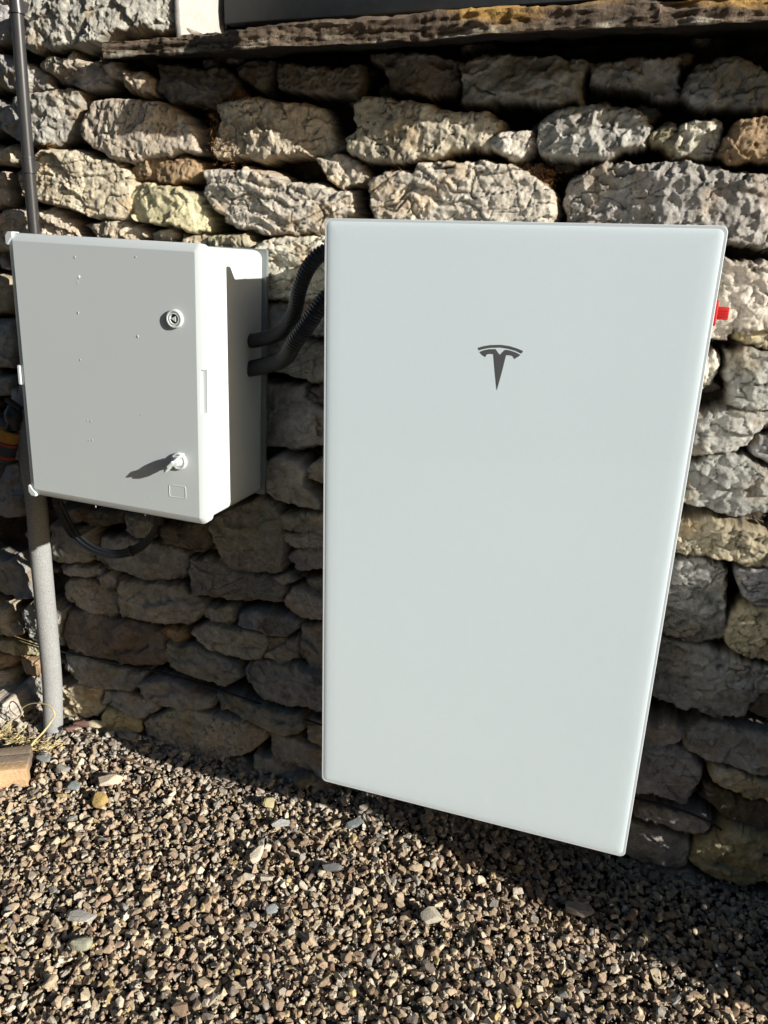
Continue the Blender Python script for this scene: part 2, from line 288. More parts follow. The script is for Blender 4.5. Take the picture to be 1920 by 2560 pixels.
# ---------------------------------------------------------------- the stone wall (one continuous relief)
STONES = """rg85 -780 1751 -393 1727 -397 1659 -434 1653 -465 1653 -550 1652 -573 1634 -623 1631 -709 1628 -760 1634 -786 1658
rg60 -881 1755 -805 1751 -817 1661 -843 1653 -899 1651
dg55 -890 1624 -834 1628 -811 1615 -759 1604 -723 1584 -732 1562 -795 1562 -862 1566 -899 1569
rl70 -743 1611 -713 1617 -670 1613 -647 1620 -628 1607 -650 1593 -691 1584 -725 1592 -742 1601
dg62 -706 1582 -655 1597 -604 1603 -575 1580 -574 1561 -603 1558 -648 1561 -682 1566
dl66 -590 1598 -562 1602 -536 1590 -493 1580 -470 1567 -472 1547 -507 1543 -528 1551 -538 1570 -570 1577
db58 -478 1563 -456 1572 -460 1593 -422 1599 -371 1586 -320 1588 -296 1575 -286 1551 -297 1532 -354 1527 -437 1531 -458 1544
db55 -289 1587 -262 1594 -227 1598 -203 1592 -202 1569 -219 1550 -238 1544 -258 1555 -282 1571
pb70 -195 1583 -150 1583 -103 1578 -85 1570 -58 1578 -31 1581 -28 1542 -39 1533 -103 1536 -190 1545
dg68 -860 1513 -818 1543 -783 1553 -729 1554 -699 1557 -648 1552 -647 1530 -666 1492 -690 1466 -718 1455 -788 1458 -829 1470 -851 1490
cl80 -652 1494 -628 1520 -610 1532 -570 1535 -521 1534 -446 1524 -405 1502 -376 1477 -377 1453 -367 1438 -431 1434 -509 1424 -531 1420 -576 1428 -619 1451 -646 1468
rl72 -321 1522 -290 1527 -236 1530 -207 1519 -149 1516 -107 1511 -95 1486 -83 1462 -69 1442 -83 1431 -126 1433 -184 1433 -223 1421 -258 1428 -299 1428 -330 1424 -340 1445 -323 1469 -319 1498
cl84 -17 1526 19 1527 41 1515 106 1507 140 1495 206 1497 229 1482 233 1468 223 1457 223 1439 211 1431 185 1439 152 1432 110 1421 67 1415 22 1415 -14 1421 -53 1433 -58 1457 -38 1472 -43 1495 -39 1514
sl78 -778 1425 -751 1443 -703 1447 -656 1442 -606 1424 -566 1424 -529 1394 -532 1331 -542 1317 -577 1308 -624 1312 -694 1329 -766 1342 -820 1356 -827 1389 -800 1407
dl60 -928 1451 -839 1453 -819 1441 -824 1423 -933 1423
dl60 -936 1409 -866 1399 -862 1347 -870 1333 -950 1327
do66 -547 1408 -518 1421 -462 1429 -418 1427 -365 1420 -366 1403 -394 1386 -454 1381 -498 1390 -543 1392
dy76 -526 1376 -493 1378 -427 1372 -379 1362 -369 1338 -352 1316 -353 1292 -383 1289 -432 1301 -498 1307 -529 1311 -532 1345
sw80 -356 1404 -317 1402 -265 1408 -205 1400 -176 1381 -127 1382 -84 1370 -37 1366 -34 1325 -60 1316 -98 1295 -167 1289 -207 1288 -274 1295 -316 1308 -320 1321 -351 1342 -366 1359 -355 1377
dl64 -119 1426 -72 1429 -29 1415 -6 1395 -28 1381 -66 1375 -90 1387
sw82 -5 1386 22 1400 80 1402 93 1413 153 1417 207 1417 262 1409 295 1394 321 1379 338 1361 340 1327 335 1319 287 1301 116 1295 25 1297 -1 1338
rl66 -935 1307 -854 1325 -740 1327 -694 1301 -676 1273 -713 1244 -947 1237
rl70 -664 1297 -624 1305 -560 1304 -520 1293 -499 1275 -552 1264 -623 1265 -651 1283
dl60 -496 1282 -475 1292 -447 1290 -440 1274 -455 1263 -494 1264
dl66 -422 1282 -383 1286 -361 1282 -360 1263 -390 1253 -423 1261
ry74 -360 1280 -314 1287 -262 1284 -249 1270 -252 1254 -305 1242 -359 1249
sw74 -246 1266 -204 1279 -172 1284 -101 1286 -58 1283 -39 1210 -83 1169 -137 1162 -183 1166 -206 1163 -244 1166
dg52 -254 1148 -188 1155 -183 1122 -193 1096 -256 1092
dg56 -167 1154 -107 1167 -62 1161 -61 1104 -144 1094
sg64 -256 1076 -179 1085 -104 1077 -40 1052 -39 1006 -85 996 -141 1002 -203 1015 -257 1033
dm62 -259 988 -147 992 -142 971 -104 946 -38 950 -37 875 -162 852 -262 846
db60 -138 985 -105 993 -40 993 -39 963 -105 955 -133 963
dg66 -246 815 -205 834 -160 830 -136 805 -146 780 -106 737 -111 718 -161 720 -207 729 -253 742
dg62 -133 816 -103 840 -36 843 -35 788 -103 780 -137 789
dl58 -972 1178 -900 1176 -905 1097 -988 1087
dg60 -989 1075 -895 1078 -893 1035 -907 985 -918 972 -1008 968
dg60 -1012 942 -926 944 -930 903 -1021 890
dg60 -926 914 -901 923 -894 886 -901 860 -928 867
dg58 -1031 842 -907 764 -898 739 -1054 715
dg60 -1053 707 -938 724 -926 654 -930 603 -953 583 -1076 580
rb62 -810 637 -726 635 -628 643 -634 613 -668 603 -731 594 -800 592
rg66 -626 637 -544 630 -545 587 -577 583 -624 594
db68 -523 620 -383 653 -383 602 -404 577 -454 577 -523 580
rg76 -382 656 -323 699 -259 728 -213 717 -198 642 -194 582 -208 554 -258 548 -312 547 -361 560 -376 605
dg62 -860 575 -828 574 -732 582 -724 548 -735 501 -802 475 -853 482 -869 508
dm68 -712 557 -643 575 -571 573 -495 574 -450 565 -449 527 -471 491 -531 480 -615 480 -676 484 -721 499
dg56 -848 457 -787 470 -710 477 -712 459 -751 447 -824 438
dg60 -722 456 -683 471 -663 455 -668 431 -701 419
rg66 -836 416 -778 437 -720 436 -690 424 -659 423 -661 370 -684 354 -762 345 -833 356 -844 378
dm74 -650 462 -576 469 -469 477 -441 454 -407 449 -414 414 -464 368 -524 365 -590 367 -646 365 -653 393
sm72 -442 551 -397 564 -314 551 -239 542 -196 529 -197 481 -289 467 -373 465 -436 462 -443 497
dg60 -210 691 -169 699 -103 711 -35 715 -34 672 -103 666 -164 660 -200 667
dg60 -200 650 -103 664 -34 667 -33 643 -103 633 -169 622 -195 628
dg64 -186 600 -162 619 -101 631 -32 639 -31 590 -101 582 -163 570
dg56 -241 536 -187 551 -171 538 -219 514
dg60 -149 543 -102 559 -32 568 -31 522 -102 517 -133 514
dg66 -200 478 -183 518 -147 522 -100 517 -29 520 -28 463 -100 453 -163 445 -194 463
rm70 -322 424 -274 447 -220 449 -158 439 -161 417 -199 393 -259 398 -320 397
dg60 -415 431 -375 433 -329 447 -333 407 -354 378 -394 390 -417 397
dg72 -451 355 -405 387 -337 389 -247 390 -237 370 -260 320 -322 313 -386 317 -431 336
dg66 -238 383 -163 393 -161 338 -202 318 -251 325 -256 352
dg66 -157 427 -100 444 -28 452 -26 329 -99 318 -131 322 -158 356
dm66 -1098 462 -994 460 -937 428 -926 364 -983 350 -1039 353 -1115 367
rl70 -1120 318 -1028 309 -1020 273 -993 241 -1027 231 -1139 212
dm64 -996 301 -953 335 -897 344 -852 328 -868 225 -936 208 -976 222
db78 -841 329 -773 348 -670 350 -583 355 -529 336 -528 266 -542 242 -631 226 -735 222 -827 228 -853 260
do54 -540 345 -476 348 -472 326 -503 311 -539 312
dm74 -519 308 -449 316 -373 309 -328 295 -309 264 -341 234 -360 218 -424 227 -490 236 -538 250
dm78 -300 297 -252 316 -169 325 -94 319 -21 325 -19 219 -94 223 -159 219 -254 203 -293 235 -304 273
dm68 -859 197 -782 214 -691 208 -588 212 -611 170 -645 140 -738 128 -820 126 -857 160
dm84 -606 185 -541 206 -456 201 -394 185 -398 160 -473 126 -534 140 -596 150
dm84 -391 192 -320 199 -235 193 -146 191 -138 164 -157 138 -236 133 -316 143 -375 153
dm74 -735 119 -655 134 -566 127 -565 102 -609 69 -687 73 -742 85
cy76 -745 47 -719 72 -640 72 -615 56 -624 24 -680 -6 -732 10
dy66 -931 83 -808 124 -741 120 -758 84 -740 62 -778 26 -835 6 -929 -11
cg80 -552 96 -518 126 -426 139 -295 134 -249 121 -244 98 -298 41 -384 -1 -483 -2 -552 6 -609 24 -609 63
dm74 -241 120 -184 116 -95 109 -19 106 -17 15 -94 30 -185 37 -236 47
dg64 -143 175 -99 174 -23 175 -22 116 -98 111 -137 128
dm84 -284 41 -238 47 -180 32 -91 26 -57 -2 -181 -25 -280 -2
dg64 -1043 63 -979 108 -932 115 -942 40 -1007 10 -1041 30
rl70 -1158 102 -1053 111 -1044 53 -1059 25 -1177 -6
rw150 -1095 55 -992 72 -963 34 -999 -15 -1118 -72
dy60 -1150 200 -1017 206 -930 198 -933 179 -1009 169 -1073 171 -1156 164
ro64 -1155 150 -1042 163 -1024 141 -1049 122 -1163 101
do56 -1021 158 -936 156 -941 119 -999 109
db66 -15 1594 54 1596 105 1591 148 1580 152 1541 143 1525 100 1522 57 1531 26 1537 16 1571
dm74 158 1571 182 1581 261 1581 323 1575 369 1567 361 1540 357 1509 307 1509 227 1516 187 1512 160 1514 160 1546
dm70 373 1568 432 1569 449 1571 485 1567 512 1569 517 1552 518 1516 493 1515 448 1528 400 1529 376 1537 380 1554
rm74 526 1528 543 1554 566 1563 589 1565 617 1559 645 1544 676 1540 685 1492 635 1493 566 1496 541 1501 525 1515
rg90 296 1459 307 1487 325 1497 385 1503 445 1495 472 1487 485 1467 477 1446 450 1433 414 1422 380 1421 349 1423 305 1430 297 1445
ry72 483 1459 498 1476 518 1475 532 1465 536 1437 520 1423 507 1437 488 1445
rw80 527 1471 544 1479 579 1478 594 1470 594 1446 587 1426 567 1419 524 1422 524 1443
do84 593 1422 600 1449 614 1469 636 1478 686 1477 713 1418 612 1418
rw78 216 1454 240 1465 288 1464 290 1446 276 1424 260 1415 247 1424 222 1439
rg84 350 1350 356 1379 389 1405 410 1416 463 1412 543 1415 586 1408 633 1400 752 1388 772 1285 655 1288 611 1299 522 1304 406 1317 362 1324
rw82 575 1218 615 1259 627 1266 659 1261 694 1263 746 1261 764 1166 713 1156 678 1151 659 1155 652 1138 633 1132 588 1131
ry62 657 1149 679 1155 716 1152 768 1155 772 1136 720 1128 683 1128
rw76 593 1101 623 1108 634 1113 644 1102 644 1080 640 1057 625 1048 600 1051
rm84 656 1114 674 1120 701 1120 720 1116 773 1115 789 1030 737 1020 714 1018 675 1025 670 1057 657 1082
rm80 584 992 631 1005 666 1013 700 1019 738 1015 740 1005 725 983 711 955 689 944 642 934 594 929
rm84 572 905 626 912 648 930 680 939 714 935 755 916 810 917 823 850 763 842 732 830 703 828 667 834 627 840 581 839
rm76 724 951 737 968 799 979 809 926 754 927 728 938
ry84 575 798 623 805 675 816 723 809 775 800 836 806 848 747 786 738 749 739 705 740 663 739 627 738 584 737
rm78 571 711 626 722 665 732 707 727 722 712 724 670 737 611 738 582 714 569 691 559 663 559 630 564 591 567
sm80 738 722 752 728 788 732 849 741 863 671 801 660 778 659 758 673 744 692
cy84 737 599 744 629 756 649 800 659 862 669 882 563 819 551 790 551 765 557 744 574
rm84 577 544 625 554 663 554 704 555 737 543 767 546 798 541 822 539 885 549 892 514 823 483 806 456 801 424 745 410 712 418 667 415 627 418 594 418
db66 804 432 813 462 834 480 897 498 910 431 845 415 821 419
dg70 586 347 626 357 649 358 660 376 680 372 701 355 701 334 674 321 647 299 594 285
dm80 698 340 712 376 729 394 761 396 799 393 847 398 912 410 928 326 839 303 806 311 774 314 728 314 704 324
rm90 577 289 623 301 652 313 687 322 715 313 741 295 748 268 739 240 737 213 720 191 692 196 656 207 615 204 587 205
rl88 758 286 768 303 807 303 840 296 864 295 930 305 937 271 872 252 836 245 796 255 768 268
db62 754 238 787 235 842 223 879 228 946 243 960 167 882 142 839 160 797 177 765 207
dg76 643 154 672 165 714 166 751 165 778 155 778 142 758 122 710 121 667 130 628 132
dg70 585 96 620 107 670 104 717 98 745 96 752 38 735 21 708 12 677 4 639 15 594 29
ry88 751 75 766 111 788 141 817 167 856 162 888 159 955 176 973 78 907 51 869 29 819 29 785 31 759 46
dg78 649 -6 684 3 760 15 805 -7 795 -34 708 -41 653 -31"""
TONES = dict(l=(.62, .54, .41), w=(.72, .66, .545), g=(.47, .445, .40), m=(.385, .378, .36), b=(.22, .19, .16), o=(.44, .31, .18), y=(.56, .50, .33))
YM = .300
ZS = 1.640      # underside level of the window opening
stones = []
for ln in STONES.split('\n'):
    hd, *nums = ln.split(); v = list(map(int, nums))
    poly = [(v[i]/1000, v[i+1]/1000) for i in range(0, len(v), 2)]
    stones.append((hd[0], hd[1], int(hd[2:])/1000, poly))
traced = list(stones)
# courses of the same kind of stone where nothing was measured: behind the boxes and beyond the frame
z = -.08; row = 0
while z < 2.5:
    hrow = random.uniform(.065, .125); x = -2.5+random.uniform(0, .2)
    while x < 2.5:
        L = random.uniform(.10, .27)
        px = [x+.006, x+L*.3, x+L*.7, x+L-.006, x+L-.004, x+L*.75, x+L*.3, x+.004]
        pz = [z+.012, z+.003, z+.004, z+.014, z+hrow-.014, z+hrow-.005, z+hrow-.006, z+hrow-.016]
        poly = [(a+random.uniform(-.008, .008), b+random.uniform(-.008, .008)) for a, b in zip(px, pz)]
        X = np.array([x+L*f for f in (.1, .3, .5, .7, .9)]*3); Z = np.repeat([z+hrow*f for f in (.2, .5, .8)], 5)
        hit = sum((sdist(X, Z, p[3]) > -.006).sum() for p in traced if abs(p[3][0][0]-x) < .8 and abs(p[3][0][1]-z) < .5)
        if hit <= 1 and not (x+L > -.40 and z+hrow > ZS):
            stones.append((random.choice('rddds'), random.choice('lgggmmb'), random.uniform(.055, .082), poly))
        x += L+.006
    z += hrow+.006
for _ in range(620):     # small packing stones deep in the joints
    a_, b_ = random.uniform(-1.3, 1.2), random.uniform(-.02, 1.62); w_, h_ = random.uniform(.010, .026), random.uniform(.006, .013)
    stones.append(('r', random.choice('gmmb'), random.uniform(.016, .036), [(a_+w_*math.cos(t)*random.uniform(.75, 1.1), b_+h_*math.sin(t)*random.uniform(.75, 1.1)) for t in (0, .9, 1.9, 2.9, 3.9, 5.1)]))
def axis(lo, a, b, hi, fine, coarse):
    return np.concatenate([np.arange(lo, a, coarse), np.arange(a, b, fine), np.arange(b, hi+coarse, coarse)])
FINE = .0022
gx = axis(-2.4, -1.16, 1.04, 2.4, FINE, .009); gz = axis(-.06, -.03, 1.80, 2.45, FINE, .009)
XX, ZZ = np.meshgrid(gx, gz)
# warp used for ragged outlines
WX = XX+.0050*fbm(XX*26, ZZ*26, 3, 4)+.0022*fbm(XX*110, ZZ*110, 4, 2)
WZ = ZZ+.0050*fbm(XX*26, ZZ*26, 13, 4)+.0022*fbm(XX*110, ZZ*110, 14, 2)
mort = -.012+.012*fbm(XX*16, ZZ*16, 21, 5)+.004*fbm(XX*80, ZZ*80, 22, 3)
f1, f2, idc = cells(XX*26, ZZ*34, 31)
mort = mort+.012*np.clip(1-f1*1.5, 0, 1)
HH = mort.copy()
COL = np.empty(XX.shape+(3,)); mb = (.080, .060, .045)
nz = fbm(XX*12, ZZ*12, 41, 5); nz2 = fbm(XX*45, ZZ*45, 43, 4); nz3 = fbm(XX*5, ZZ*5, 47, 3)
for k in range(3): COL[..., k] = mb[k]*(1+.5*nz)*(1+.35*(idc-.5))
rs = np.random.default_rng(5)
for si, (ty, tn, H, poly) in enumerate(stones):
    xs = [p[0] for p in poly]; zs = [p[1] for p in poly]
    i0, i1 = np.searchsorted(gx, [min(xs)-.02, max(xs)+.02]); j0, j1 = np.searchsorted(gz, [min(zs)-.02, max(zs)+.02])
    if i1-i0 < 3 or j1-j0 < 3: continue
    sl = (slice(j0, j1), slice(i0, i1))
    X, Z = XX[sl], ZZ[sl]
    d = sdist(WX[sl], WZ[sl], poly)+.0055
    if d.max() <= 0: continue
    cx, cz = sum(xs)/len(xs), sum(zs)/len(zs); sx, sz = (max(xs)-min(xs))/2, (max(zs)-min(zs))/2
    o1, o2 = rs.uniform(-50, 50, 2)
    R = min({'p': .008, 'd': .0085, 'c': .012, 's': .010, 'r': .010}[ty], max(.4*d.max(), .006))*rs.uniform(.75, 1.3)
    e = np.clip(d/R, 0, 1); dome = np.clip(1-(1-e)**2.6, 0, 1)**.6
    # facets: the broken face is the lower envelope of a few tilted planes
    top = np.full(X.shape, 9.)
    nf = {'r': 7, 's': 4, 'd': 5, 'c': 4, 'p': 2}[ty]; st = {'r': .30, 's': .15, 'd': .22, 'c': .16, 'p': .05}[ty]
    for q in range(nf):
        a = rs.uniform(0, 2*np.pi); slope = rs.uniform(.25, 1)*st
        off = rs.uniform(-.1, .85)*slope*np.hypot(sx*np.cos(a), sz*np.sin(a))
        top = np.minimum(top, H-slope*((X-cx)*np.cos(a)+(Z-cz)*np.sin(a))+off*.8+.004)
    top = np.minimum(top, H+.010); top = np.maximum(top, H*.45)
    x_, z_ = X+o1, Z+o2; crack = 0.0
    det = .0022*fbm(x_*60, z_*60, 61, 4)
    wx_ = x_+.008*fbm(x_*30, z_*30, 101, 3); wz_ = z_+.008*fbm(x_*30, z_*30, 102, 3)
    if ty == 'r':
        det = det+.011*chips(wx_*13, wz_*18, 103)+.0045*chips(wx_*42, wz_*50, 104)
        det = det+.0035*ridged(x_*17, z_*19, 63, 4)-.002+.002*fbm(x_*45, z_*45, 66, 3)
        g1, g2, gi = cells(x_*30+fbm(x_*20, z_*20, 5, 2)*.6, z_*34, 71); crack = (1-ss(.0, .07, g2-g1))*ss(.45, .6, _c01(fbm(x_*12, z_*12, 131, 2))); det = det+.003*(gi-.5)-.003*crack
    elif ty == 's':
        wv = fbm(x_*7, z_*7, 67, 3)*.3
        st1 = ridged(x_*5, z_*30+wv*3, 68, 4)
        g1, g2, gi = cells(x_*6+wv, z_*36+wv*4, 73); det = det+.008*st1-.004+.009*(gi-.5)+.003*chips(wx_*12, wz_*36, 107)
        h1, h2, hi = cells(x_*22+wv*2, z_*26, 78); crack = np.maximum((1-ss(0, .06, h2-h1))*.7, (1-ss(0, .07, g2-g1))); det = det-.0035*crack
    elif ty == 'c':
        det = det+.0035*fbm(x_*18, z_*18, 69, 4)
        q1 = x_*17+fbm(x_*24, z_*24, 79, 3)*.55; q2 = z_*22+fbm(x_*24, z_*24, 80, 3)*.55
        g1, g2, gi = cells(q1, q2, 75); crack = 1-ss(0, .055, g2-g1); det = det-.004*crack+.003*(gi-.5)+.004*chips(wx_*9, wz_*12, 108)
    elif ty == 'd':
        det = det+.011*chips(wx_*10, wz_*17, 105)+.0045*chips(wx_*30, wz_*46, 106)+.002*fbm(x_*16, z_*20, 65, 5)+.003*ridged(x_*14, z_*30, 77, 3)-.002
        g1, g2, gi = cells(x_*13+fbm(x_*15, z_*15, 6, 2)*.7, z_*17, 76); det = det+.006*(gi-.5)*ss(0, .15, g2-g1)
    else:
        g1, g2, gi = cells(x_*130, z_*130, 74); det = det-.003*np.clip(.55-g1, 0, 1)*2+.0015*fbm(x_*30, z_*30, 81, 3)
    h = (top+det*ss(0, .5, e))*dome
    h = np.where(d > 0, h, -1)
    cur = HH[sl]; m = h > cur
    cur[m] = h[m]
    base = np.array(TONES[tn])*rs.uniform(.86, 1.14)*np.array([1, rs.uniform(.975, 1.015), rs.uniform(.93, 1.05)])
    a1, a2 = nz[sl], nz2[sl]
    edge = ss(.0, .012, d)
    var = (1+.16*a1+.20*a2)*(.72+.28*edge)*(1-.5*crack)
    brown = np.clip(ss(.15, .75, fbm(x_*11, z_*11, 83, 4))*.55+(1-edge)*.35, 0, 1)
    pale = ss(.25, .8, fbm(x_*19, z_*19, 85, 4))*.2
    for k in range(3):
        c = base[k]*var; c = c*(1-brown)+c*(.88, .70, .50)[k]*brown; c = c*(1-pale)+(.58, .555, .49)[k]*pale
        ck = COL[..., k][sl]; ck[m] = c[m]
# moss and dirt
moss = ss(.35, .9, fbm(XX*7+3, ZZ*7, 91, 4))*ss(1.0, .2, ZZ)*.45
for k in range(3): COL[..., k] = COL[..., k]*(1-moss)+COL[..., k]*(.72, .78, .40)[k]*moss
# opening of the window: the relief turns inwards
op = (XX > -.412) & (ZZ > ZS+.02)
YY = YM-HH
YY[op] = .445
YY += .0*XX
nzr, nxr = XX.shape
co = np.stack([XX, YY, ZZ], -1).reshape(-1, 3).astype(np.float32)
ii = (np.arange(nzr-1)[:, None]*nxr+np.arange(nxr-1)[None, :])
keep = ~(op[:-1, :-1] & op[1:, 1:])
fa = np.stack([ii, ii+1, ii+nxr+1, ii+nxr], -1)[keep].reshape(-1, 4)
def mesh_np(name, co, fa, col=None, smooth=True, nside=4):
    me = bpy.data.meshes.new(name); nf = len(fa)
    me.vertices.add(len(co)); me.vertices.foreach_set('co', co.astype(np.float32).ravel())
    me.loops.add(nf*nside); me.loops.foreach_set('vertex_index', fa.astype(np.int32).ravel())
    me.polygons.add(nf); me.polygons.foreach_set('loop_start', np.arange(0, nf*nside, nside, dtype=np.int32))
    me.polygons.foreach_set('use_smooth', np.full(nf, smooth))
    me.update(calc_edges=True)
    if col is not None:
        a = me.color_attributes.new('Col', 'FLOAT_COLOR', 'POINT')
        c = np.ones((len(co), 4), np.float32); c[:, :3] = np.clip(col, 0, 1); a.data.foreach_set('color', c.ravel())
    return me
wall = empty('stone_wall', (0, .25, 0)); tag(wall, 'rough fieldstone wall of cream, tan and grey stones with deep dark joints', 'wall')
wo = link('stonework', mesh_np('stonework', co, fa, COL.reshape(-1, 3)), M_stone, wall); wo.matrix_parent_inverse = Matrix.Translation((0, -.25, 0))
PI_ = Matrix.Translation((0, -.25, 0))
bm = bmesh.new(); bx(bm, -2.4, -.44, .34, .62, -.06, 2.45); bx(bm, -.44, 1.62, .48, .62, -.06, 2.45); bx(bm, 1.62, 2.4, .34, .62, -.06, 2.45); bx(bm, -.44, 1.62, .34, .48, -.06, ZS-.03)
o = from_bm('core', bm, M_stone, wall); o.matrix_parent_inverse = PI_
o.data.color_attributes.new('Col', 'FLOAT_COLOR', 'POINT').data.foreach_set('color', [.2, .16, .12, 1]*len(o.data.vertices))
# white rendered reveal of the opening
bm = bmesh.new(); bx(bm, -.4135, -.400, .238, .446, ZS-.004, 2.45, bev=.004); 
bmesh.ops.subdivide_edges(bm, edges=[e for e in bm.edges if e.calc_length() > .1], cuts=30, use_grid_fill=True)
for v in bm.verts:
    v.co.x += .0015*math.sin(v.co.z*47+v.co.y*31)+.001*math.sin(v.co.z*113)
o = from_bm('reveal', bm, M_render, wall, True, 40); o.matrix_parent_inverse = PI_

# ---------------------------------------------------------------- slate sill
def slab():
    nx = 620; prof = []
    y0, y1, zb, zt0, zt1 = .130, .40, 1.5865, 1.6195, 1.672
    for k in range(16): prof.append((y0+(y1-y0)*(1-k/15), zb+min(.14*(y1-y0)*(1-k/15), .02), 0))
    for k in range(1, 15): prof.append((y0, zb+(zt0-zb)*k/15, 1))
    for k in range(16): prof.append((y0+(y1-y0)*k/15, zt0+(zt1-zt0)*k/15, 2))
    xs = np.linspace(-.548, 1.70, nx); P = np.array([(p[0], p[1]) for p in prof]); kd = np.array([p[2] for p in prof])
    Xg = np.repeat(xs[:, None], len(P), 1); Yg = np.repeat(P[None, :, 0], nx, 0); Zg = np.repeat(P[None, :, 1], nx, 0)
    fr = (Yg < .131)
    thick = .006*fbm(xs*3, xs*0+.5, 5, 4)
    v = (Zg-1.5865)/.033
    out = np.where(kd[None, :] == 1, .005*fbm(Xg*7, v*1.6+4, 7, 4)+.004*ridged(Xg*5, v*1.6, 9, 3)+.0022*fbm(Xg*60, v*6, 11, 4)+.0035*chips(Xg*8, v*.9, 13), 0)
    edge = .008*fbm(xs*4, xs*0+.2, 17, 5)+.002*fbm(xs*35, xs*0, 19, 4)
    taper = 1-.10*ss(-.30, -.50, xs)
    Yg = Yg-out-np.where(Yg < .23, edge[:, None], 0)*1.0
    rec = .068*ss(-.20, -.36, xs)[:, None]*ss(.40, .20, Yg); Yg = Yg+rec
    lower = np.where(kd[None, :] == 0, .004*fbm(Xg*14, Yg*14, 23, 4), 0)
    topn = np.where(kd[None, :] == 2, .005*fbm(Xg*9, Yg*16, 29, 4)+.0035*np.round(1.5*fbm(Xg*5, Yg*9, 33, 3)), 0)
    Zc = 1.5865+(Zg-1.5865)*(taper[:, None])+lower+topn+np.where(kd[None, :] > 0, thick[:, None]*v, thick[:, None]*.6)+rec*.24
    co = np.stack([Xg, Yg, Zc], -1).reshape(-1, 3); n = len(P)
    ii = (np.arange(nx-1)[:, None]*n+np.arange(n)[None, :]); jj = (np.arange(nx-1)[:, None]*n+((np.arange(n)+1) % n)[None, :])
    fa = np.stack([ii, ii+n, jj+n, jj], -1).reshape(-1, 4)
    a = fbm(Xg*6, v*1.5, 51, 4); b = fbm(Xg*15, v*2.5, 53, 4); c2 = fbm(Xg*3+9, v*.6, 57, 3)
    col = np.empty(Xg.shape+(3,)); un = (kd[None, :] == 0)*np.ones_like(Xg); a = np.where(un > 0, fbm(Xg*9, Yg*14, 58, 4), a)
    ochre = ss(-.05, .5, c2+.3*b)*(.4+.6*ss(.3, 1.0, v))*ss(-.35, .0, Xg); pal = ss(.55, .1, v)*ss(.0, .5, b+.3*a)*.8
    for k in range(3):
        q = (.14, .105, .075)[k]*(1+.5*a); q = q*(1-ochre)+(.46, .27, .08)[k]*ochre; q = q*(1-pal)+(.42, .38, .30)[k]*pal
        col[..., k] = np.where(un > 0, (.020, .016, .013)[k]*(1+.4*a), q)  # underside: the black shade below the sill is put into the slate colour
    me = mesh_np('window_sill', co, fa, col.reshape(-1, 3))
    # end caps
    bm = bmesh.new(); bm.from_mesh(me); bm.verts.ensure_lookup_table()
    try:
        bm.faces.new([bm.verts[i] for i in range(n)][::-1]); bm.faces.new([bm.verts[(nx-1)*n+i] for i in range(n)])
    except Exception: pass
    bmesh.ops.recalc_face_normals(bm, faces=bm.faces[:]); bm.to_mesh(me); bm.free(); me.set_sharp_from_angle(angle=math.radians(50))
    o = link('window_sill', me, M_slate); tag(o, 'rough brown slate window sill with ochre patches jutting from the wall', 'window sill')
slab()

# ---------------------------------------------------------------- window
win = empty('window', (.5, .4, 1.68)); tag(win, 'dark anthracite framed window above the slate sill', 'window')
WI = Matrix.Translation((-.5, -.4, -1.68))
def wpart(name, b, m, bev=.003, parent=win):
    o = box(name, b, m, parent, bev)
    if parent is win: o.matrix_parent_inverse = WI
    return o
bm = bmesh.new()
bx(bm, -.3995, 1.62, .400, .44, 1.655, 1.690, bev=.002); bx(bm, -.3995, -.392, .400, .44, 1.691, 2.44, bev=.002)
o = from_bm('frame', bm, M_anthra, win, True, 40); o.matrix_parent_inverse = WI
for a, b_ in ((-.386, .353), (.369, 1.12)):
    bm = bmesh.new(); bx(bm, a, b_, .378, .425, 1.6945, 1.80, bev=.004); bx(bm, a, a+.07, .380, .425, 1.801, 2.40, bev=.004); bx(bm, b_-.07, b_, .380, .425, 1.801, 2.40, bev=.004)
    s_ = from_bm('sash', bm, M_anthra, win, True, 40); s_.matrix_parent_inverse = WI
    p_ = box('pane', (a+.06, b_-.06, .398, .404, 1.79, 2.40), M_win, s_)
wpart('drain_cap', (-.266, -.224, .384, .400, 1.676, 1.688), M_recess, .002)

# ---------------------------------------------------------------- battery unit
bat = empty('wall_battery', (.3045, .2, .211)); tag(bat, 'large white wall battery with a flat glossy glass front and a dark T shaped emblem', 'battery')
BI = Matrix.Translation((-.3045, -.2, -.211))
W_, H_ = .609, 1.099
def bp(o): o.matrix_parent_inverse = BI; return o
bp(stack('glass_panel', W_-.0090, H_-.0090, [(.0055, 0), (.0016, 0), (.0011, .0004), (.0006, .0030), (.00025, .008), (.0001, .014), (0, .024)], M_glass, bat, r=.009, ox=.0045, oz=1.31-.0045, smooth=35))
bp(stack('rim', W_, H_, [(.016, .004), (.014, .0012), (.0045, .0004), (.0022, .0), (.0014, .0006), (.0014, .007)], M_rim, bat, r=.010, oz=1.31, smooth=25))
bp(stack('casing', W_-.03, H_-.03, [(.193, .003), (.188, 0), (.024, 0)], M_white, bat, r=.02, ox=.015, oz=1.295, smooth=25))
bp(box('mounting_bracket', (.08, .53, .193, .225, .55, 1.2), M_bracket, bat, .002))
